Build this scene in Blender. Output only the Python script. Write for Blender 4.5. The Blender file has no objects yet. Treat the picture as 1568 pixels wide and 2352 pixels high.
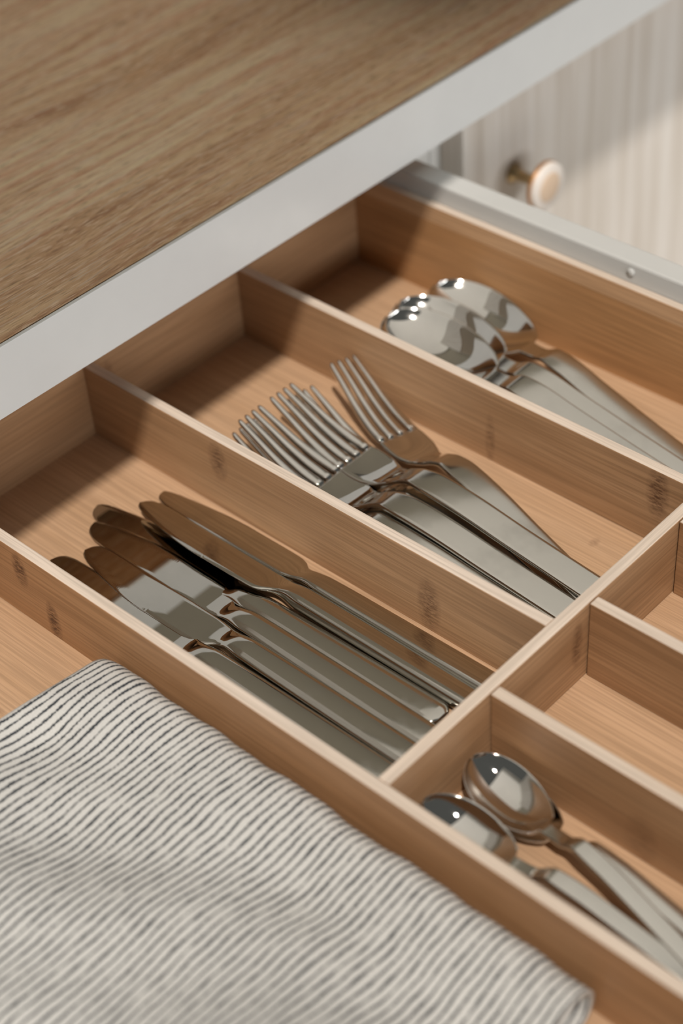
import bpy, bmesh, math, random
from mathutils import Vector, Matrix
random.seed(7)
U = 0.041                       # one tray unit (the height of a divider) in metres
sc = bpy.context.scene
COL = sc.collection

# ------------------------------------------------------------------ camera
cam_d = bpy.data.cameras.new('camera'); cam = bpy.data.objects.new('camera', cam_d); COL.objects.link(cam)
cam_d.sensor_fit = 'VERTICAL'; cam_d.sensor_height = 36.0; cam_d.sensor_width = 24.0
cam_d.lens = 3962.54 / 2352 * 36.0
RIGHT = Vector((0.73675712, 0.67361598, -0.05857009))
DOWN = Vector((0.41344397, -0.51734673, -0.74927728))
FWD = Vector((-0.5350262, 0.52781992, -0.65966135))
CPOS = Vector((13.59450071, -6.09045066, 12.73356249)) * U
m3 = Matrix((RIGHT, -DOWN, -FWD)).transposed()
cam.matrix_world = Matrix.Translation(CPOS) @ m3.to_4x4()
cam_d.clip_start = 0.01
cam_d.dof.use_dof = True
cam_d.dof.focus_distance = 17.8 * U
cam_d.dof.aperture_fstop = 5.0
sc.camera = cam

# ------------------------------------------------------------------ world, sun, exposure
world = bpy.data.worlds.new('room_light'); sc.world = world; world.use_nodes = True
bg = world.node_tree.nodes['Background']
bg.inputs['Color'].default_value = (0.95, 0.97, 0.93, 1); bg.inputs['Strength'].default_value = 0.11
sun_d = bpy.data.lights.new('key_sun', 'SUN'); sun = bpy.data.objects.new('key_sun', sun_d); COL.objects.link(sun)
sun_d.energy = 3.45; sun_d.angle = math.radians(0.25); sun_d.color = (1.0, 0.93, 0.86)
LDIR = Vector((0.42, -0.42, 1.0)).normalized()
sun.rotation_euler = LDIR.to_track_quat('Z', 'Y').to_euler()
fill_d = bpy.data.lights.new('front_fill', 'AREA'); fill = bpy.data.objects.new('front_fill', fill_d); COL.objects.link(fill)
fill_d.shape = 'RECTANGLE'; fill_d.size = 2.4; fill_d.size_y = 0.5; fill_d.energy = 37; fill_d.color = (0.97, 0.98, 1.0)
fill.location = (2.6, 0.1, 0.46)                      # unseen low fill added in front: grazes the tray, lights upright faces
fill.rotation_euler = (Vector(fill.location) - Vector((0.0, 0.2, 0.07))).to_track_quat('Z', 'Y').to_euler()
pan_d = bpy.data.lights.new('overhead_fill', 'AREA'); pan = bpy.data.objects.new('overhead_fill', pan_d); COL.objects.link(pan)
pan_d.shape = 'RECTANGLE'; pan_d.size = 1.34; pan_d.size_y = 3.6; pan_d.energy = 6.4; pan_d.color = (1.0, 0.95, 0.88)
pan.location = (0.07, 0.60, 1.70)                   # unseen panel added overhead to brighten the countertop and the steel reflections
sc.view_settings.view_transform = 'Standard'; sc.view_settings.look = 'None'
sc.view_settings.exposure = -0.12; sc.view_settings.gamma = 1.0
try: sc.view_settings.use_curve_mapping = False
except Exception: pass

# ------------------------------------------------------------------ helpers
def link(o, parent=None):
    COL.objects.link(o)
    if parent: o.parent = parent
    return o
def tag(o, label=None, cat=None, group=None, kind=None):
    if label: o['label'] = label
    if cat: o['category'] = cat
    if group: o['group'] = group
    if kind: o['kind'] = kind
    return o
def empty(name, loc, rot=(0, 0, 0)):
    o = bpy.data.objects.new(name, None); o.empty_display_size = 0.02
    o.location = Vector(loc) * U; o.rotation_euler = rot
    return link(o)
def mesh_obj(name, verts, faces, mats, parent=None, smooth=False, fmat=None, bevel=0, uvs=None, scale=U):
    me = bpy.data.meshes.new(name)
    me.from_pydata([tuple(c * scale for c in v) for v in verts], [], faces)
    for m in (mats if isinstance(mats, (list, tuple)) else [mats]): me.materials.append(m)
    if fmat:
        for i, p in enumerate(me.polygons): p.material_index = fmat[i]
    if smooth:
        for p in me.polygons: p.use_smooth = True
    if uvs:
        uvl = me.uv_layers.new(name='UVMap')
        for p in me.polygons:
            for li in p.loop_indices: uvl.data[li].uv = uvs[me.loops[li].vertex_index]
    me.update()
    o = bpy.data.objects.new(name, me); link(o, parent)
    if bevel:
        b = o.modifiers.new('bevel', 'BEVEL'); b.width = bevel * U; b.segments = 2; b.limit_method = 'ANGLE'
    return o
def box(name, lo, hi, mat, parent=None, bevel=0.012, top=None):
    (x0, y0, z0), (x1, y1, z1) = lo, hi
    v = [(x0,y0,z0),(x1,y0,z0),(x1,y1,z0),(x0,y1,z0),(x0,y0,z1),(x1,y0,z1),(x1,y1,z1),(x0,y1,z1)]
    f = [(0,3,2,1),(4,5,6,7),(0,1,5,4),(1,2,6,5),(2,3,7,6),(3,0,4,7)]
    return mesh_obj(name, v, f, [mat, top] if top else mat, parent, fmat=[0,1,0,0,0,0] if top else None, bevel=bevel)
def lathe(name, prof, mat, parent=None, axis='x', n=48, loc=(0, 0, 0), smooth=True):
    v, f = [], []
    for r, h in prof:
        for k in range(n):
            a = 2 * math.pi * k / n; c, s = r * math.cos(a), r * math.sin(a)
            p = (h, c, s) if axis == 'x' else (c, s, h)
            v.append((p[0]+loc[0], p[1]+loc[1], p[2]+loc[2]))
    for i in range(len(prof) - 1):
        for k in range(n):
            a, b = i*n+k, i*n+(k+1) % n
            f.append((a, b, b+n, a+n))
    f.append(tuple(range(n))[::-1]); f.append(tuple(range((len(prof)-1)*n, len(prof)*n)))
    return mesh_obj(name, v, f, mat, parent, smooth=smooth)
def interp(tab, s):
    if s <= tab[0][0]: return tab[0][1]
    for (a, va), (b, vb) in zip(tab, tab[1:]):
        if s <= b:
            t = (s - a) / (b - a); return va + (vb - va) * t
    return tab[-1][1]
def smooth_interp(tab, s):
    # monotone-ish cubic through the table
    n = len(tab)
    if s <= tab[0][0]: return tab[0][1]
    if s >= tab[-1][0]: return tab[-1][1]
    for i in range(n - 1):
        if s <= tab[i+1][0]:
            x0, y0 = tab[i]; x1, y1 = tab[i+1]; h = x1 - x0; d = (y1 - y0) / h
            def slope(j):
                if j == 0 or j == n - 1: return (tab[min(j+1,n-1)][1]-tab[max(j-1,0)][1]) / max(1e-6, tab[min(j+1,n-1)][0]-tab[max(j-1,0)][0])
                dl = (tab[j][1]-tab[j-1][1]) / (tab[j][0]-tab[j-1][0]); dr = (tab[j+1][1]-tab[j][1]) / (tab[j+1][0]-tab[j][0])
                return 0 if dl*dr <= 0 else 2*dl*dr/(dl+dr)
            m0, m1 = slope(i), slope(i+1); t = (s - x0) / h
            return (2*t**3-3*t**2+1)*y0 + (t**3-2*t**2+t)*h*m0 + (-2*t**3+3*t**2)*y1 + (t**3-t**2)*h*m1

# ------------------------------------------------------------------ materials
class NT:
    def __init__(s, name):
        s.m = bpy.data.materials.new(name); s.m.use_nodes = True
        s.t = s.m.node_tree; s.n = s.t.nodes; s.l = s.t.links
        s.b = s.n['Principled BSDF']
    def new(s, typ, **kw):
        n = s.n.new(typ)
        for k, v in kw.items(): setattr(n, k, v)
        return n
    def coord(s, scale, kind='Object', rot=(0,0,0)):
        tc = s.new('ShaderNodeTexCoord'); mp = s.new('ShaderNodeMapping')
        mp.inputs['Scale'].default_value = scale; mp.inputs['Rotation'].default_value = rot
        s.l.new(tc.outputs[kind], mp.inputs['Vector']); return mp.outputs['Vector']
    def noise(s, vec, scale=1, detail=3, rough=.55, dist=0):
        n = s.new('ShaderNodeTexNoise'); n.inputs['Scale'].default_value = scale
        n.inputs['Detail'].default_value = detail; n.inputs['Roughness'].default_value = rough
        n.inputs['Distortion'].default_value = dist
        s.l.new(vec, n.inputs['Vector']); return n.outputs['Fac']
    def ramp(s, fac, stops, interp='LINEAR'):
        r = s.new('ShaderNodeValToRGB'); e = r.color_ramp.elements; r.color_ramp.interpolation = interp
        while len(e) < len(stops): e.new(0.5)
        for i, (p, c) in enumerate(stops):
            e[i].position = p; e[i].color = (*c, 1) if len(c) == 3 else c
        s.l.new(fac, r.inputs['Fac']); return r.outputs['Color']
    def math(s, op, a, b=None, clamp=False):
        n = s.new('ShaderNodeMath', operation=op); n.use_clamp = clamp
        for i, x in enumerate((a, b)):
            if x is None: continue
            if isinstance(x, (int, float)): n.inputs[i].default_value = x
            else: s.l.new(x, n.inputs[i])
        return n.outputs[0]
    def mix(s, fac, a, b, blend='MIX'):
        n = s.new('ShaderNodeMix', data_type='RGBA', blend_type=blend)
        for k, x in ((0, fac), (6, a), (7, b)):
            if isinstance(x, (int, float)): n.inputs[k].default_value = x
            elif isinstance(x, tuple): n.inputs[k].default_value = (*x, 1) if len(x) == 3 else x
            else: s.l.new(x, n.inputs[k])
        return n.outputs[2]
    def bump(s, h, strength=.2, dist=.001):
        b = s.new('ShaderNodeBump'); b.inputs['Strength'].default_value = strength; b.inputs['Distance'].default_value = dist
        s.l.new(h, b.inputs['Height']); s.l.new(b.outputs['Normal'], s.b.inputs['Normal'])
def axis_scale(axis, along, across):
    return tuple(along if a == axis else across for a in 'xyz')
def bamboo(name, axis='x', light=(.47,.285,.155), dark=(.35,.195,.095), knots=(), cross='z'):
    """bamboo with fibres along one axis; knots = (along, across, half length, half height, strength) in tray units"""
    t = NT(name)
    broad = t.noise(t.coord(axis_scale(axis, 5, 60)), 1, 3)
    fine = t.noise(t.coord(axis_scale(axis, 14, 900)), 1, 3, .65)
    col = t.ramp(broad, [(.30, dark), (.68, light)])
    col = t.mix(t.math('MULTIPLY', t.ramp(fine, [(.40, (1,1,1)), (.60, (0,0,0))]), .50), col, tuple(c*.60 for c in dark))
    if knots:
        tc = t.new('ShaderNodeTexCoord'); sx = t.new('ShaderNodeSeparateXYZ'); t.l.new(tc.outputs['Object'], sx.inputs[0])
        A = sx.outputs['XYZ'.index(axis.upper())]; B = sx.outputs['XYZ'.index(cross.upper())]
        spots = t.noise(t.coord(axis_scale(axis, 260, 900)), 1, 4, .7)
        sm = t.ramp(spots, [(.42, (0,0,0)), (.60, (1,1,1))])
        for (a0, b0, wa, wb, st) in knots:
            da = t.math('DIVIDE', t.math('SUBTRACT', A, a0*U), wa*U); db = t.math('DIVIDE', t.math('SUBTRACT', B, b0*U), wb*U)
            d2 = t.math('ADD', t.math('MULTIPLY', da, da), t.math('MULTIPLY', db, db))
            g = t.math('MULTIPLY', t.math('SUBTRACT', 1.0, d2, True), st)
            col = t.mix(t.math('MULTIPLY', g, t.math('ADD', .25, t.math('MULTIPLY', sm, .75))), col, (.09,.038,.018))
    t.l.new(col, t.b.inputs['Base Color']); t.b.inputs['Roughness'].default_value = .48
    t.b.inputs['Specular IOR Level'].default_value = .35
    t.bump(fine, .12, .0004)
    return t.m
def steel(name, rough=.07, smudge=.10, tint=(.66,.64,.60), brushed=False):
    t = NT(name); t.b.inputs['Metallic'].default_value = 1
    sm = t.noise(t.coord((60, 60, 60)), 1, 4)
    fac = t.ramp(sm, [(.48, (0,0,0)), (.72, (1,1,1))])
    r = t.math('ADD', rough, t.math('MULTIPLY', fac, smudge)); t.l.new(r, t.b.inputs['Roughness'])
    dust = t.noise(t.coord((900, 900, 900)), 1, 1)
    dm = t.ramp(dust, [(.80, (0,0,0)), (.84, (1,1,1))])
    t.l.new(t.mix(dm, t.mix(fac, tint, tuple(c*.93 for c in tint)), (.75,.74,.71)), t.b.inputs['Base Color'])
    return t.m
def plain(name, col, rough=.5, spec=.5, metal=0):
    t = NT(name)
    n = t.noise(t.coord((40, 40, 40)), 1, 3)
    t.l.new(t.ramp(n, [(.3, tuple(c*.97 for c in col)), (.7, col)]), t.b.inputs['Base Color'])
    t.b.inputs['Roughness'].default_value = rough; t.b.inputs['Specular IOR Level'].default_value = spec
    t.b.inputs['Metallic'].default_value = metal
    return t.m
def oak_top():
    t = NT('oak_laminate')
    warp = t.noise(t.coord((9, 2.2, 9)), 1, 2)
    tc = t.new('ShaderNodeTexCoord'); mp = t.new('ShaderNodeMapping'); t.l.new(tc.outputs['Object'], mp.inputs['Vector'])
    sep = t.new('ShaderNodeSeparateXYZ'); t.l.new(mp.outputs['Vector'], sep.inputs[0])
    cmb = t.new('ShaderNodeCombineXYZ')
    t.l.new(t.math('ADD', sep.outputs[0], t.math('MULTIPLY', t.math('SUBTRACT', warp, .5), .05)), cmb.inputs[0]); t.l.new(sep.outputs[1], cmb.inputs[1])
    def sc_noise(sx, sy, det, rough=.6):
        m = t.new('ShaderNodeMapping'); m.inputs['Scale'].default_value = (sx, sy, 1); t.l.new(cmb.outputs[0], m.inputs['Vector'])
        return t.noise(m.outputs['Vector'], 1, det, rough)
    broad = sc_noise(26, 2.2, 3); mid = sc_noise(210, 8, 4, .65); pores = sc_noise(620, 34, 2, .5); fine = sc_noise(1300, 110, 2, .5)
    col = t.ramp(broad, [(.28, (.44,.25,.125)), (.50, (.68,.43,.255)), (.74, (.84,.59,.385))])
    col = t.mix(.75, col, t.ramp(mid, [(.34, (.34,.31,.28)), (.60, (.72,.715,.71))]), 'OVERLAY')
    col = t.mix(t.math('MULTIPLY', t.ramp(pores, [(.56, (0,0,0)), (.66, (1,1,1))]), .60), col, (.72,.58,.44))
    col = t.mix(t.math('MULTIPLY', t.ramp(fine, [(.56, (0,0,0)), (.66, (1,1,1))]), .65), col, (.90,.70,.50))
    col = t.mix(t.math('MULTIPLY', t.ramp(fine, [(.34, (1,1,1)), (.42, (0,0,0))]), .45), col, (.18,.09,.04))
    col = t.mix(t.math('MULTIPLY', t.ramp(pores, [(.30, (1,1,1)), (.40, (0,0,0))]), .35), col, (.16,.085,.042))
    t.l.new(col, t.b.inputs['Base Color']); t.b.inputs['Roughness'].default_value = .5
    t.b.inputs['Specular IOR Level'].default_value = .3
    t.bump(pores, .15, .0004)
    return t.m
def pale_oak():
    t = NT('pale_oak')
    a = t.noise(t.coord((60, 60, 2.2)), 1, 4); b = t.noise(t.coord((220, 220, 9)), 1, 3)
    col = t.ramp(a, [(.32, (.54,.485,.415)), (.50, (.64,.59,.53)), (.70, (.70,.665,.61))])
    col = t.mix(.35, col, t.ramp(b, [(.35, (.36,.36,.36)), (.65, (.62,.62,.62))]), 'OVERLAY')
    t.l.new(col, t.b.inputs['Base Color']); t.b.inputs['Roughness'].default_value = .55
    return t.m
def towel_mat():
    t = NT('striped_linen')
    tc = t.new('ShaderNodeTexCoord'); sep = t.new('ShaderNodeSeparateXYZ'); t.l.new(tc.outputs['UV'], sep.inputs[0])
    P = .086
    mpw = t.new('ShaderNodeMapping'); mpw.inputs['Scale'].default_value = (.9, .9, 1); t.l.new(tc.outputs['UV'], mpw.inputs['Vector'])
    wob = t.math('MULTIPLY', t.math('SUBTRACT', t.noise(mpw.outputs['Vector'], 1, 2), .5), .10)
    mpf = t.new('ShaderNodeMapping'); mpf.inputs['Scale'].default_value = (9, 3, 1); t.l.new(tc.outputs['UV'], mpf.inputs['Vector'])
    wob2 = t.math('MULTIPLY', t.math('SUBTRACT', t.noise(mpf.outputs['Vector'], 1, 2), .5), .03)
    u = t.math('ADD', t.math('ADD', sep.outputs[0], wob), wob2)
    ph = t.math('FRACT', t.math('DIVIDE', u, P))
    d = t.math('ABSOLUTE', t.math('SUBTRACT', ph, .5))
    # threads: slanted dashes inside every stripe, broken by noise along it
    mp = t.new('ShaderNodeMapping'); mp.inputs['Scale'].default_value = (34, 50, 1); mp.inputs['Rotation'].default_value = (0, 0, .5)
    t.l.new(tc.outputs['UV'], mp.inputs['Vector'])
    th = t.noise(mp.outputs['Vector'], 1, 2, .6)
    mp2 = t.new('ShaderNodeMapping'); mp2.inputs['Scale'].default_value = (10, 4.0, 1); t.l.new(tc.outputs['UV'], mp2.inputs['Vector'])
    var = t.noise(mp2.outputs['Vector'], 1, 2)
    width = t.math('ADD', .07, t.math('MULTIPLY', var, .29))
    edge = t.math('ADD', d, t.math('MULTIPLY', t.math('SUBTRACT', th, .5), .42))
    mask = t.math('MULTIPLY', t.math('SUBTRACT', width, edge), 7.0, True)
    mask = t.math('MULTIPLY', mask, t.math('ADD', .62, t.math('MULTIPLY', var, .95), True), True)
    weave = t.new('ShaderNodeMapping'); weave.inputs['Scale'].default_value = (70, 70, 1); t.l.new(tc.outputs['UV'], weave.inputs['Vector'])
    wn = t.noise(weave.outputs['Vector'], 1, 2)
    base = t.ramp(wn, [(.3, (.50,.495,.47)), (.7, (.59,.585,.56))])
    t.l.new(t.mix(mask, base, (.036,.041,.048)), t.b.inputs['Base Color'])
    t.b.inputs['Roughness'].default_value = .95; t.b.inputs['Specular IOR Level'].default_value = .1
    t.bump(wn, .35, .0006)
    return t.m

EDGE = bamboo('bamboo_sanded_edge', 'x', (.66,.56,.47), (.61,.50,.40))
EDGE_Y = bamboo('bamboo_sanded_edge_crosswise', 'y', (.66,.56,.47), (.61,.50,.40))
BAM_X = bamboo('bamboo_lengthwise', 'x')
BAM_Y = bamboo('bamboo_crosswise', 'y', knots=[(3.648, .56, .10, .35, .8)])
BAM_F = bamboo('bamboo_floor', 'x', (.56,.365,.225), (.48,.30,.172), cross='y', knots=[(2.6, -.35, .12, .12, .5), (5.75, 5.45, .06, .10, .4)])
BAM_D0 = bamboo('bamboo_knots_left', 'x', (.46,.26,.13), (.35,.18,.08), knots=[(1.86, .72, .13, .26, 1.2), (2.287, .22, .12, .34, 1.2)])
BAM_D1 = bamboo('bamboo_knots_middle', 'x', knots=[(2.2, .70, .16, .30, .85), (5.23, .36, .17, .42, .8)])
BAM_D2 = bamboo('bamboo_knots_right', 'x', knots=[(4.0, .30, .08, .42, .55), (6.25, .72, .16, .42, 1.0)])
WHITE = plain('white_lacquer', (.80,.80,.775), .32, .45)
WHITE_MATT = plain('white_melamine', (.78,.785,.76), .5)
DARK_GAP = plain('dark_joint', (.03,.02,.015), .8)
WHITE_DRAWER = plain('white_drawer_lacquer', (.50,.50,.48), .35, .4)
STEEL = steel('polished_steel', .035, .07)
SATIN = steel('satin_steel', .16, .08, (.64,.62,.57))
KNIFE = steel('knife_steel', .018, .025, (.57,.55,.50))
KNIFE_H = steel('knife_handle_steel', .07, .12, (.58,.56,.51))
OAK = oak_top(); PALE = pale_oak(); TOWEL = towel_mat()

# ------------------------------------------------------------------ setting
FLOOR_Z = -20.0
fl = box('floor', (-16, -30, FLOOR_Z-1), (45, 60, FLOOR_Z), plain('pale_floor', (.50,.46,.41), .5), bevel=0); tag(fl, kind='structure')
wl = box('wall_back', (-16.4, -40, FLOOR_Z), (-15.4, 70, 42), plain('warm_wall', (.36,.325,.255), .8), bevel=0); tag(wl, kind='structure')
# unseen ceiling, its edge placed to cast the shadow line across the tray
ce = box('ceiling', (-16.4, -40, 42), (.73+.42*42, 70, 43), plain('white_ceiling', (.78,.77,.73), .8), bevel=0); tag(ce, kind='structure')

# ------------------------------------------------------------------ worktop
XC, ZC0, ZC1 = 0.95, 1.786, 2.604
top = empty('countertop', (-8, 10, ZC0))
def child_box(name, lo, hi, mat, parent, **kw):
    o = box(name, lo, hi, mat, None, **kw); o.parent = parent
    o.matrix_parent_inverse = Matrix.Translation(-Vector(parent.location)); return o
child_box('slab', (-15.38, -22, ZC0+.01), (XC-.07, 34, ZC1), OAK, top, bevel=0)
child_box('seam', (XC-.07, -22, ZC0+.03), (XC-.052, 34, ZC1-.012), DARK_GAP, top, bevel=0)
child_box('edge_band', (XC-.052, -22, ZC0), (XC, 34, ZC1+.004), WHITE, top, bevel=.006)
tag(top, 'wood grain countertop with white front edge above the open drawer', 'countertop')

# ------------------------------------------------------------------ base cabinets
XF = 0.50
cab = empty('drawer_cabinet', (-8, 4, FLOOR_Z))
child_box('side_panel', (-14, 8.56, FLOOR_Z), (.09, 9.40, ZC0-.01), WHITE_MATT, cab)
child_box('side_panel', (-14, -12.9, FLOOR_Z), (.09, -12.3, ZC0-.01), WHITE_MATT, cab)
child_box('back_panel', (-14.4, -12.3, FLOOR_Z), (-14, 8.56, ZC0-.01), WHITE_MATT, cab)
child_box('lower_front', (.09, -12.9, FLOOR_Z), (.5, 8.45, -2.2), PALE, cab)
tag(cab, 'white cabinet carcass holding the open cutlery drawer under the countertop', 'cabinet')
cab2 = empty('base_cabinet', (-8, 18, FLOOR_Z))
child_box('body', (-14.4, 9.42, FLOOR_Z), (.09, 27.5, ZC0-.01), WHITE_MATT, cab2)
child_box('drawer_front', (.10, 9.62, -9.5), (XF, 27.0, 1.50), PALE, cab2, bevel=.02)
child_box('drawer_front', (.10, 9.62, FLOOR_Z+2.5), (XF, 27.0, -9.62), PALE, cab2, bevel=.02)
kc = (XF, 10.70, .24)
stem_m = plain('brass', (.42,.30,.16), .32, .5, 1.0)
knob = lathe('knob', [(.0001,0),(.15,0),(.15,.04),(.085,.06),(.075,.30),(.09,.50)], stem_m, None, loc=kc)
knob.parent = cab2; knob.matrix_parent_inverse = Matrix.Translation(-Vector(cab2.location)); knob['label'] = 'round knob on a thin stem'
kd = lathe('knob_disc', [(.0001,.49),(.28,.49),(.335,.53),(.345,.58),(.335,.625),(.315,.64),(.0001,.64)], plain('knob_white', (.72,.66,.60), .45), None, loc=kc)
kr = lathe('knob_rim', [(.28,.480),(.345,.505),(.356,.54),(.350,.575),(.33,.56)], plain('knob_copper_rim', (.50,.25,.10), .35, .5, .6), None, loc=kc)
ki = lathe('knob_inlay', [(.0001,.635),(.215,.635),(.215,.650),(.20,.656),(.0001,.656)], plain('knob_tan', (.62,.47,.34), .6), None, loc=kc)
for o in (kd, kr, ki):
    o.parent = knob
kd['label'] = 'pale round disc'; kr['label'] = 'copper coloured rim'; ki['label'] = 'tan round inlay'
tag(cab2, 'pale wood grain drawer front with round knob beside the open drawer', 'cabinet')

# ------------------------------------------------------------------ drawer
YR = 8.1375
XE = 10.9
dr = empty('drawer', (5, 2, -1.2))
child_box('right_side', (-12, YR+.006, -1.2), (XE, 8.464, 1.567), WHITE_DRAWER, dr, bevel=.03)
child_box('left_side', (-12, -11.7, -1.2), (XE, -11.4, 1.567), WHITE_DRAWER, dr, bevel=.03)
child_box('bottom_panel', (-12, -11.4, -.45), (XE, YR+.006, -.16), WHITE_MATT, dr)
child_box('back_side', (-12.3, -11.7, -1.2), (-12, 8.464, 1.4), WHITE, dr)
child_box('front_panel', (XE, -12.6, -2.0), (XE+.45, 8.45, 1.75), PALE, dr, bevel=.02)
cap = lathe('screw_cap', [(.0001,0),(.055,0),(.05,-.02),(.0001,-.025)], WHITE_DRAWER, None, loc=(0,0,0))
cap.rotation_euler = (0, 0, math.pi/2); cap.location = Vector((4.229, YR+.006, 1.445))*U
cap.parent = dr; cap.matrix_parent_inverse = Matrix.Translation(-Vector(dr.location))
tag(dr, 'open white drawer with smooth sides, pulled out under the countertop', 'drawer')

# ------------------------------------------------------------------ bamboo tray
TH = .1319; Y0, Y1, Y2, Y3 = .7664, 3.3047, 5.8333, 8.0241; L = 6.7025
HE = 1.31; XEND = 10.6; YL = -4.4
tray = empty('cutlery_tray', (5, 2, -.15))
tb = lambda n, lo, hi, m, **k: child_box(n, lo, hi, m, tray, **k)
tb('floor_panel', (0, YL, -.15), (XEND, Y3, 0), BAM_F, bevel=0)
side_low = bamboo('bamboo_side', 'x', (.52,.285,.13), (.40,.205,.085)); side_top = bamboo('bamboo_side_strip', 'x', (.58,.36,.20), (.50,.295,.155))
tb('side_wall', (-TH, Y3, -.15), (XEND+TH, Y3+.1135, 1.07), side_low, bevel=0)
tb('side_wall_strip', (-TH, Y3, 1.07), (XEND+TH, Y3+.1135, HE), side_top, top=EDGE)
tb('side_wall', (-TH, YL-TH, -.15), (XEND+TH, YL, HE), BAM_X, top=EDGE)
tb('back_wall', (-TH, YL, -.15), (0, Y3, HE), BAM_Y, top=EDGE_Y)
tb('front_wall', (XEND, YL, -.15), (XEND+TH, Y3, HE), BAM_Y, top=EDGE_Y)
tb('divider', (0, Y0, 0), (XEND, Y0+TH, 1), BAM_D0, top=EDGE)
tb('divider', (0, Y1, 0), (L, Y1+TH, 1), BAM_D1, top=EDGE)
tb('divider', (0, Y2, 0), (L, Y2+TH, 1), BAM_D2, top=EDGE)
tb('cross_divider', (L, Y0+TH, 0), (L+TH, Y3, 1.0), BAM_Y, top=EDGE_Y)
for y in (2.2924, 3.8113, 5.3208, 6.83):
    tb('short_divider', (L+TH+.012, y, 0), (XEND, y+TH, 1), bamboo('bamboo_short', 'x', (.42,.245,.125), (.32,.17,.08), knots=[(8.55, .25, .2, .4, .4)]), top=EDGE)
tag(tray, 'bamboo cutlery tray with dividers and compartments inside the white drawer', 'cutlery tray')

# ------------------------------------------------------------------ cutlery
def rings_to_mesh(rings, cap=True):
    n = len(rings[0]); v = [p for r in rings for p in r]; f = []
    for i in range(len(rings)-1):
        for k in range(n):
            a, b = i*n+k, i*n+(k+1) % n
            f.append((a, a+n, b+n, b))
    if cap:
        f.append(tuple(range(n))); f.append(tuple(range((len(rings)-1)*n, len(rings)*n))[::-1])
    return v, f
def whole_normals(v, f):
    me = bpy.data.meshes.new('tmp'); me.from_pydata(v, [], f); me.update()
    ns = [tuple(x.vector) for x in me.vertex_normals]; bpy.data.meshes.remove(me); return ns
def split_obj(name, v, f, ns, keep, mat, parent):
    used = sorted({i for k in keep for i in f[k]}); idx = {o: i for i, o in enumerate(used)}
    o = mesh_obj(name, [v[i] for i in used], [tuple(idx[i] for i in f[k]) for k in keep], mat, parent, smooth=True)
    o.data.normals_split_custom_set_from_vertices([ns[i] for i in used]); return o
VS = [-1, -.985, -.93, -.75, -.45, 0, .45, .75, .93, .985, 1]

def knife_meshes():
    """local x from the tip; the spine lies on -y, the edge on +y; the handle is centred on y = 0"""
    Lk = 5.1; st = []; q9 = lambda tab: [(a*.9 if a <= 2.8 else a, w) for a, w in tab]
    s = 0.0
    while s < 2.55: st.append(s); s += .012 if s < 1.25 else .05
    while s < 4.95: st.append(s); s += .08
    st += [4.99, 5.03, 5.06, 5.085, Lk]
    sp = [(0,.035),(.03,-.05),(.10,-.115),(.25,-.15),(.5,-.158),(2.2,-.158),(2.35,-.14),(2.5,-.125),(2.75,-.15),(3.2,-.158),(5.0,-.165),(5.06,-.14),(Lk,-.08)]
    ed = [(0,.045),(.03,.09),(.12,.13),(.3,.165),(.6,.215),(1.0,.262),(1.3,.275),(1.8,.272),(2.15,.262),(2.28,.22),(2.38,.15),(2.5,.125),(2.75,.15),(3.2,.158),(5.0,.165),(5.06,.14),(Lk,.08)]
    zt = [(0,.102),(2.15,.104),(2.35,.118),(2.55,.165),(2.75,.18),(5.0,.165),(Lk,.14)]
    zb = [(0,.072),(2.15,.070),(2.35,.062),(2.55,.025),(2.75,.006),(5.0,.0),(Lk,.03)]
    sp, ed, zt, zb = q9(sp), q9(ed), q9(zt), q9(zb)
    rings = []
    for i, s in enumerate(st):
        a, b = smooth_interp(sp, s), smooth_interp(ed, s)
        if .14 < s < 1.22: b += .007 * (1 if i % 2 else -1)
        top, bot = smooth_interp(zt, s), smooth_interp(zb, s); mid = (top+bot)/2
        bl = max(0, min(1, (2.25-s)/.22))
        r = []
        for w in VS:
            y = a + (b-a)*(w+1)/2
            if bl > 0:
                g_blade = 1.0 if w < .8 else 1 - .55*(w-.8)/.2
                if abs(w) > .97: g_blade *= .6
                if abs(w) == 1: g_blade *= .4
            g_h = (1-.38*abs(w)**2.6) * (1 if abs(w) < .95 else .8 if abs(w) < .99 else .45)
            g = g_h if bl <= 0 else g_blade if bl >= 1 else g_blade*bl + g_h*(1-bl)
            r.append((s, y, g))
        ring = [(x, y, mid+(top-mid)*g) for x, y, g in r] + [(x, y, mid-(mid-bot)*min(1, g*1.15)) for x, y, g in reversed(r)]
        rings.append(ring)
    v, f = rings_to_mesh(rings); ns = whole_normals(v, f); n = len(rings[0])
    cut = next(i for i, s in enumerate(st) if s >= 2.2)
    fb = [k for k in range(len(f)) if (k < (len(rings)-1)*n and k//n < cut) or k == (len(rings)-1)*n]
    fh = [k for k in range(len(f)) if k not in set(fb)]
    return v, f, ns, fb, fh
KM = knife_meshes()
def place(o, tip, end, L_, roll=0):
    """o's local +x runs from tip to end (tray units)"""
    a, b = Vector(tip), Vector(end); d = (b-a).normalized()
    yaw = math.atan2(d.y, d.x); pitch = -math.asin(d.z)
    M = Matrix.Translation(a*U) @ Matrix.Rotation(yaw, 4, 'Z') @ Matrix.Rotation(pitch, 4, 'Y') @ Matrix.Rotation(roll, 4, 'X')
    o.matrix_world = M
knife_mesh = {}
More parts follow.
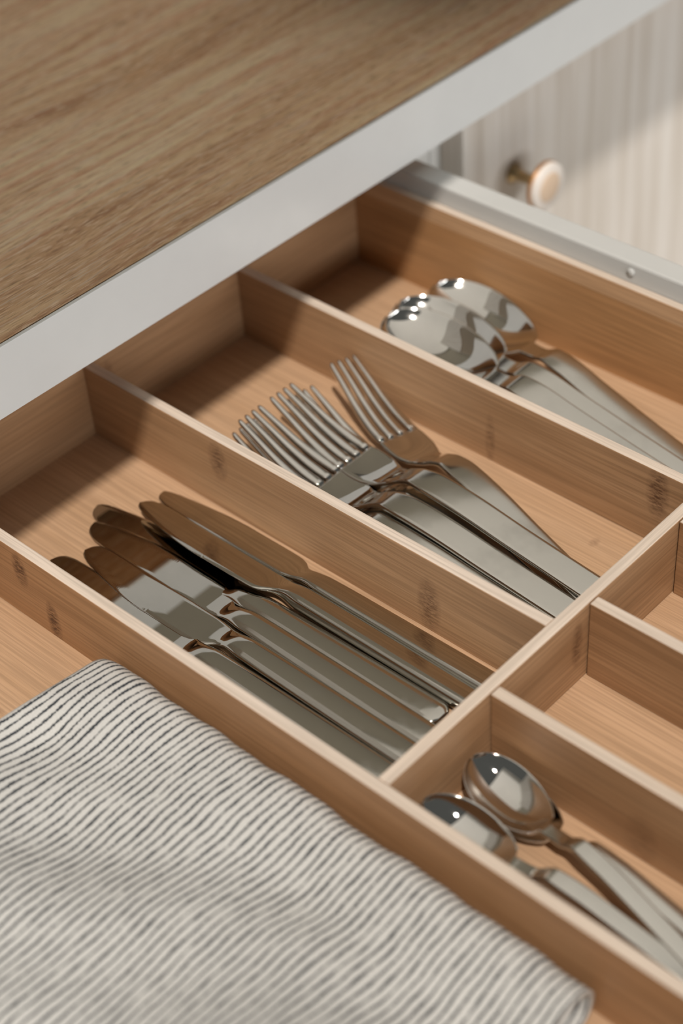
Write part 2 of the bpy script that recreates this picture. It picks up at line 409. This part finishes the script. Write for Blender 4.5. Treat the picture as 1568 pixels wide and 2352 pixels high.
def knife(tip, end, side, label, roll=0):
    root = empty('table_knife', (0, 0, 0))
    if side not in knife_mesh:
        v, f, ns, fb, fh = KM
        if side < 0:
            v = [(x, -y, z) for x, y, z in v]; ns = [(x, -y, z) for x, y, z in ns]; f = [tuple(reversed(q)) for q in f]
        b = split_obj('blade', v, f, ns, fb, KNIFE, root); h = split_obj('handle', v, f, ns, fh, KNIFE_H, root)
        knife_mesh[side] = (b, h)
    else:
        for src in knife_mesh[side]:
            c = src.copy(); link(c, root)
    place(root, tip, end, 5.1, roll)
    tag(root, label, 'knife', 'table knives in the left cutlery compartment')
    return root
def xy(x, y0c, yaw, z0, z1):
    return (x, y0c, z0), (x+5.1*math.cos(yaw), y0c+5.1*math.sin(yaw), z1)
knife(*xy(1.39, 1.485, 0.0, 0, 0), -1, 'steel table knife lying against the left bamboo divider')
knife(*xy(1.585, 1.815, 0.0, .022, .002), -1, 'flat bright table knife, smooth rounded tip, second from the left divider')
knife(*xy(1.30, 2.12, -.002, .0, .002), 1, 'bright table knife with serrated edge facing right, third from the left divider')
knife(*xy(1.08, 2.36, .006, -.03, .0), 1, 'knife with its blade mostly hidden beneath the dark knives')
knife(*xy(1.55, 2.655, .011, .095, .03), -1, 'dark reflecting table knife with serrated edge lying over the hidden blade', -.25)
knife(*xy(1.53, 2.945, .014, .02, .0), 1, 'dark table knife with heel nearest the middle divider', -.27)

def fork_meshes():
    """local x from the tips; returns head, tine and handle pieces"""
    Lf = 4.85; R0 = 1.15
    zc = [(0,.50),(.3,.35),(.6,.205),(.9,.11),(1.15,.075),(1.45,.060),(1.62,.075),(1.78,.14),(1.95,.25),(2.1,.315),(2.3,.335),(2.7,.31),(3.5,.20),(4.85,.035)]
    hw = [(R0,.27),(1.3,.28),(1.45,.272),(1.6,.23),(1.75,.165),(1.88,.138),(2.0,.135),(2.12,.150),(2.3,.172),(2.7,.178),(3.6,.176),(4.6,.180),(4.78,.165),(4.83,.13),(Lf,.09)]
    th = [(R0,.040),(1.6,.045),(1.9,.060),(2.2,.062),(4.85,.055)]
    st = [R0+.03*i for i in range(40)]; st = [s for s in st if s < 2.35] + [2.35+.12*i for i in range(20) if 2.35+.12*i < 4.6] + [4.62,4.7,4.76,4.8,4.83,Lf]
    rings = []
    for s in st:
        w, z, t = smooth_interp(hw, s), smooth_interp(zc, s), smooth_interp(th, s)
        crown = .007 * max(0, min(1, (s-1.9)/.3)); dish = .03*max(0, min(1, (1.8-s)/.3))
        r = []
        for q in VS:
            g = 1 if abs(q) < .95 else .75 if abs(q) < .99 else .35
            r.append((q, g))
        ring = [(s, w*q, z + dish*q*q*.6 - crown*q*q + t/2*g) for q, g in r] + [(s, w*q, z + dish*q*q*.6 - crown*q*q - t/2*g) for q, g in reversed(r)]
        rings.append(ring)
    v, f = rings_to_mesh(rings); ns = whole_normals(v, f); n = len(rings[0])
    cut = next(i for i, s in enumerate(st) if s >= 1.86)
    last = (len(rings)-1)*n
    fb = [k for k in range(last) if k//n < cut] + [last]; sfb = set(fb)
    fh = [k for k in range(len(f)) if k not in sfb]
    tines = []
    for k in range(4):
        q = (k-1.5)/1.5
        rr = []
        sts = [0,.012,.035,.07] + [.12+.06*i for i in range(17)] + [R0+.02]
        for s in sts:
            u = s/R0
            yc = q*(.163 + (.2125-.163)*min(1, u*1.15))
            wid = (.026 + .028*min(1, u*1.25)) * (1 if s > .05 else math.sqrt(max(.04, 1-((.05-s)/.05)**2)))
            t = (.032 + .016*math.sin(min(1, u)*math.pi)) * (1 if s > .05 else math.sqrt(max(.06, 1-((.05-s)/.05)**2)))
            z = smooth_interp(zc, s) + .018*q*q*min(1, u)
            pr = []
            for j in range(12):
                a = 2*math.pi*j/12; c, sn = math.cos(a), math.sin(a)
                e = .5
                pr.append((s, yc + wid*math.copysign(abs(c)**e, c), z + t*math.copysign(abs(sn)**e, sn)))
            rr.append(pr)
        tines.append(rings_to_mesh(rr))
    return v, f, ns, fb, fh, tines
FM = fork_meshes(); fork_parts = []
def fork(tip, end, label, roll=0):
    root = empty('dinner_fork', (0, 0, 0))
    if not fork_parts:
        v, f, ns, fb, fh, tines = FM
        fork_parts.append(split_obj('head', v, f, ns, fb, STEEL, root)); fork_parts.append(split_obj('handle', v, f, ns, fh, SATIN, root))
        for tv, tf in tines: fork_parts.append(mesh_obj('tine', tv, tf, STEEL, root, smooth=True))
    else:
        for src in fork_parts: link(src.copy(), root)
    place(root, tip, end, 4.85, roll)
    tag(root, label, 'fork', 'forks in the middle cutlery compartment')
    return root
def fk(x, y, yaw, z0, z1): return (x, y, z0), (x+4.85*math.cos(yaw), y+4.85*math.sin(yaw), z1)
fork(*fk(1.86, 4.95, -.16, .01, .01), 'fork lying lowest and crossing underneath the middle forks')
fork(*fk(1.80, 4.07, -.01, .02, .01), 'fork almost hidden beneath the nearest fork by the divider')
fork(*fk(1.90, 5.58, -.212, .12, .035), 'angled fork set apart at the right, tines against the tall divider', -.10)
fork(*fk(1.80, 4.70, -.005, .15, .13), 'upper fork with satin handle, second from the right')
fork(*fk(1.80, 4.17, .030, .15, .06), 'front fork with satin handle lying on top nearest the viewer')

def spoon_meshes(k=1.0, Ls=4.85, bw=.50, bl=1.6, depth=.22, hs=1.0, hk=1.0):
    """local x from the bowl tip; bowl opens upward"""
    hum = max(.36, depth + .06)
    neck = bl
    hwt = [(neck-.02,.13),(neck+.2,.115),(neck+.4,.15),(neck+.6,.172),(Ls-1.2,.175),(Ls-.22,.180),(Ls-.07,.165),(Ls-.02,.13),(Ls,.09)]
    rz = [(0,depth+.10),(neck*.5,depth+.04),(neck*.8,depth+.02),(neck,depth+.02),(neck+.22,depth+.05),(neck+.42,hum+.0),(neck+.7,hum-.01),(neck+1.1,hum-.07),(Ls,.035)]
    hwt = [(a, w*hk) for a, w in hwt]
    st = [0,.004,.012,.025,.045,.07,.1] + [.1+(bl-.1)*i/30 for i in range(1, 31)] + [bl+.04*i for i in range(1, 16)]
    st += [st[-1]+.15*i for i in range(1, 30) if st[-1]+.15*i < Ls-.25] + [Ls-.24,Ls-.15,Ls-.07,Ls-.04,Ls-.02,Ls]
    VV = [-1,-.985,-.95,-.88,-.78,-.65,-.5,-.34,-.17,0,.17,.34,.5,.65,.78,.88,.95,.985,1]
    rings = []
    for s in st:
        t_ = s/bl
        if t_ < 1:
            c = .46
            e = (1-((t_-c)/c)**2) if t_ < c else (1-((t_-c)/(1-c+.04))**2)
            w = bw*max(0, e)**.5
            wn = smooth_interp(hwt, neck) if t_ > .85 else 0
            w = max(w, wn*min(1, (t_-.85)/.13) if t_ > .85 else .004, .02)
        else: w = smooth_interp(hwt, s)
        rim = smooth_interp(rz, s)
        dm = 0
        if t_ < 1:
            q = abs(t_-.47)/.53; dm = depth*max(0, 1-q**2.3)
        th = .034 if t_ < .9 else .034+.020*min(1, (t_-.9)/.3)
        crown = .007*max(0, min(1, (s-neck-.2)/.3))
        up, lo = [], []
        for q in VV:
            g = 1 if abs(q) < .93 else .9 if abs(q) < .97 else .6 if abs(q) < .99 else .15
            z = rim - dm*(1-abs(q)**2.2) - crown*q*q
            up.append((s, w*q, z+th/2*g)); lo.append((s, w*q, z-th/2*g))
        rings.append(up+lo[::-1])
    v, f = rings_to_mesh(rings); v = [(x, y, z) for x, y, z in v]
    ns = whole_normals(v, f); n = len(rings[0]); last = (len(rings)-1)*n
    cut = next(i for i, s in enumerate(st) if s >= bl)
    fb = [k_ for k_ in range(last) if k_//n < cut] + [last]; sfb = set(fb)
    return v, f, ns, fb, [k_ for k_ in range(len(f)) if k_ not in sfb]
SM = {'spoon': spoon_meshes(), 'teaspoon': spoon_meshes(1, 3.5, .31, .97, .17, 1.0, .52)}
spoon_parts = {}
def spoon(kind, tip, end, label, group, roll=0):
    root = empty('tablespoon' if kind == 'spoon' else 'teaspoon', (0, 0, 0))
    if kind not in spoon_parts:
        v, f, ns, fb, fh = SM[kind]
        spoon_parts[kind] = [split_obj('bowl', v, f, ns, fb, STEEL, root), split_obj('handle', v, f, ns, fh, SATIN, root)]
    else:
        for src in spoon_parts[kind]: link(src.copy(), root)
    place(root, tip, end, 1, roll)
    tag(root, label, 'spoon', group); return root
def spn(x, y, yaw, z0, z1, l=4.85): return (x, y, z0), (x+l*math.cos(yaw), y+l*math.sin(yaw), z1)
G1 = 'large spoons in the right cutlery compartment'
spoon('spoon', *spn(1.72, 7.60, -.138, .24, .0), 'large spoon lying nearest the right wall of the tray', G1)
spoon('spoon', *spn(1.66, 6.97, -.04, .29, .05), 'large spoon in the middle of three, bowl overlapping its neighbours', G1, roll=.10)
spoon('spoon', *spn(1.82, 6.58, -.02, .38, .12), 'large spoon leaning on the divider, on top of the stack', G1, roll=.08)
G2 = 'small spoons in the front compartment'
spoon('teaspoon', *spn(6.94, 1.95, -.055, .02, 0, 3.5), 'teaspoon nested beneath the brushed one, only its handle showing', G2)
spoon('teaspoon', *spn(6.90, 1.94, -.155, .22, .10, 3.5), 'brushed teaspoon with bowl facing up beside the short divider', G2)
spoon('teaspoon', *spn(6.90, 1.235, .06, .26, .05, 3.5), 'shiny teaspoon half hidden behind the left divider edge', G2)

# ------------------------------------------------------------------ striped cloth
def sheet(z_top, r, z_bot, x0, x1, y_fold, y_min, th, seed, y_bot):
    """a folded sheet: bottom layer from y_bot to the fold, round it, back over the top to y_min"""
    path = []
    yc = y_fold - r; n = 14
    zm = (z_top+z_bot)/2; rz = (z_top-z_bot)/2
    k = 60
    for i in range(k+1): path.append((y_min + (yc-y_min)*i/k, z_top, 1))
    for i in range(1, n): 
        a = math.pi/2 - math.pi*i/n; path.append((yc + r*math.cos(a), zm + rz*math.sin(a), .5+.5*math.sin(a)))
    for i in range(13): path.append((yc + (y_bot-yc)*i/12, z_bot, 0))
    arc = [0]
    for a, b in zip(path, path[1:]): arc.append(arc[-1]+math.hypot(b[0]-a[0], b[1]-a[1]))
    nx = 150; v, uv, f = [], [], []
    for i in range(nx+1):
        t = i/nx; x = x0+(x1-x0)*t; dx = x-x0
        g = .86 + .14*(1-math.exp(-dx/.30))
        for j, (y, z, tw) in enumerate(path):
            far = max(0, y_fold-.25-y)
            und = .11*math.sin(1.9*far+.22*dx+2.6) * min(1, far*1.5) + .05*math.sin(1.25*dx-2.3*far+seed)*min(1, far*1.2) + .035*math.sin(4.2*far+2.6*dx+seed)*min(1, far)
            und += .018*math.sin(3.1*dx+seed)
            zz = z*g + tw*und*min(1, dx/.5)
            yy = y + .014*math.sin(5*dx+seed)*(1 if tw > .2 else .3) + .006*math.sin(13*dx)
            xx = x + .035*math.sin(2.1*y+seed)*(1-t) + .05*math.sin(1.3*y)*(1-t)
            v.append((xx, yy, max(zz, .02))); uv.append((dx+seed*.017, arc[j]))
    m = len(path)
    for i in range(nx):
        for j in range(m-1):
            a = i*m+j; f.append((a, a+m, a+m+1, a+1))
    return v, f, uv
cloth = empty('striped_cloth', (6, -1, 0))
def cloth_part(name, *a):
    v, f, uv = sheet(*a)
    o = mesh_obj(name, v, f, TOWEL, None, smooth=True, uvs=uv)
    s = o.modifiers.new('thick', 'SOLIDIFY'); s.thickness = a[7]*U; s.offset = 0
    o.parent = cloth; o.matrix_parent_inverse = Matrix.Translation(-Vector(cloth.location)); return o
cloth_part('outer_fold', .56, .24, .04, 3.20, 9.20, .695, -4.2, .05, 0.0, -1.5)
cloth_part('inner_fold', .42, .13, .13, 3.30, 9.02, .58, -4.2, .045, 0.0, -1.5)
tag(cloth, 'white kitchen cloth with thin broken blue grey stripes, folded in the left compartment', 'cloth')

# ------------------------------------------------------------------ things on and above the worktop
pot = empty('dark_pot', (-1.52, 11.68, ZC1))
po = lathe('bowl', [(.0001,.02),(1.22,.02),(1.30,.08),(1.34,.3),(1.9,1.2),(2.2,2.2),(2.1,2.2),(1.8,1.25),(1.2,.35),(.0001,.3)], plain('dark_glaze', (.025,.016,.013), .3), pot, axis='z', loc=(0,0,.02))
po2 = lathe('foot_ring', [(1.05,0),(1.2,0),(1.2,.05),(1.05,.05)], plain('dark_foot', (.02,.013,.011), .5), pot, axis='z')
tag(pot, 'dark round pot standing at the far edge of the countertop', 'pot')
lamp = empty('wall_lamp', (-15.2, 12, 12))
child_box('housing', (-15.2, 9.2, 12.0), (-14.7, 15.2, 12.5), plain('lamp_housing', (.5,.5,.48), .5), lamp)
em = NT('lamp_glow'); em.b.inputs['Emission Color'].default_value = (1, .97, .92, 1); em.b.inputs['Emission Strength'].default_value = 9
child_box('tube', (-14.95, 9.4, 11.7), (-14.75, 15.0, 12.0), em.m, lamp)
tag(lamp, 'slim glowing lamp bar on the wall behind the countertop', 'lamp')
wc = empty('shade_cabinet', (-11, -8, 17))  # out of view, added to shade the rear of the countertop
child_box('body', (-15.38, -26, 17), (-7.6, 5.5, 33), WHITE_MATT, wc)
for y0, y1 in ((-26, -15.6), (-15.5, -5.1), (-5.0, 5.5)):
    child_box('door', (-7.58, y0, 17), (-7.2, y1, 33), PALE, wc, bevel=.02)
tag(wc, 'unseen pale cabinet added over the left part of the countertop to shade it', 'cabinet')
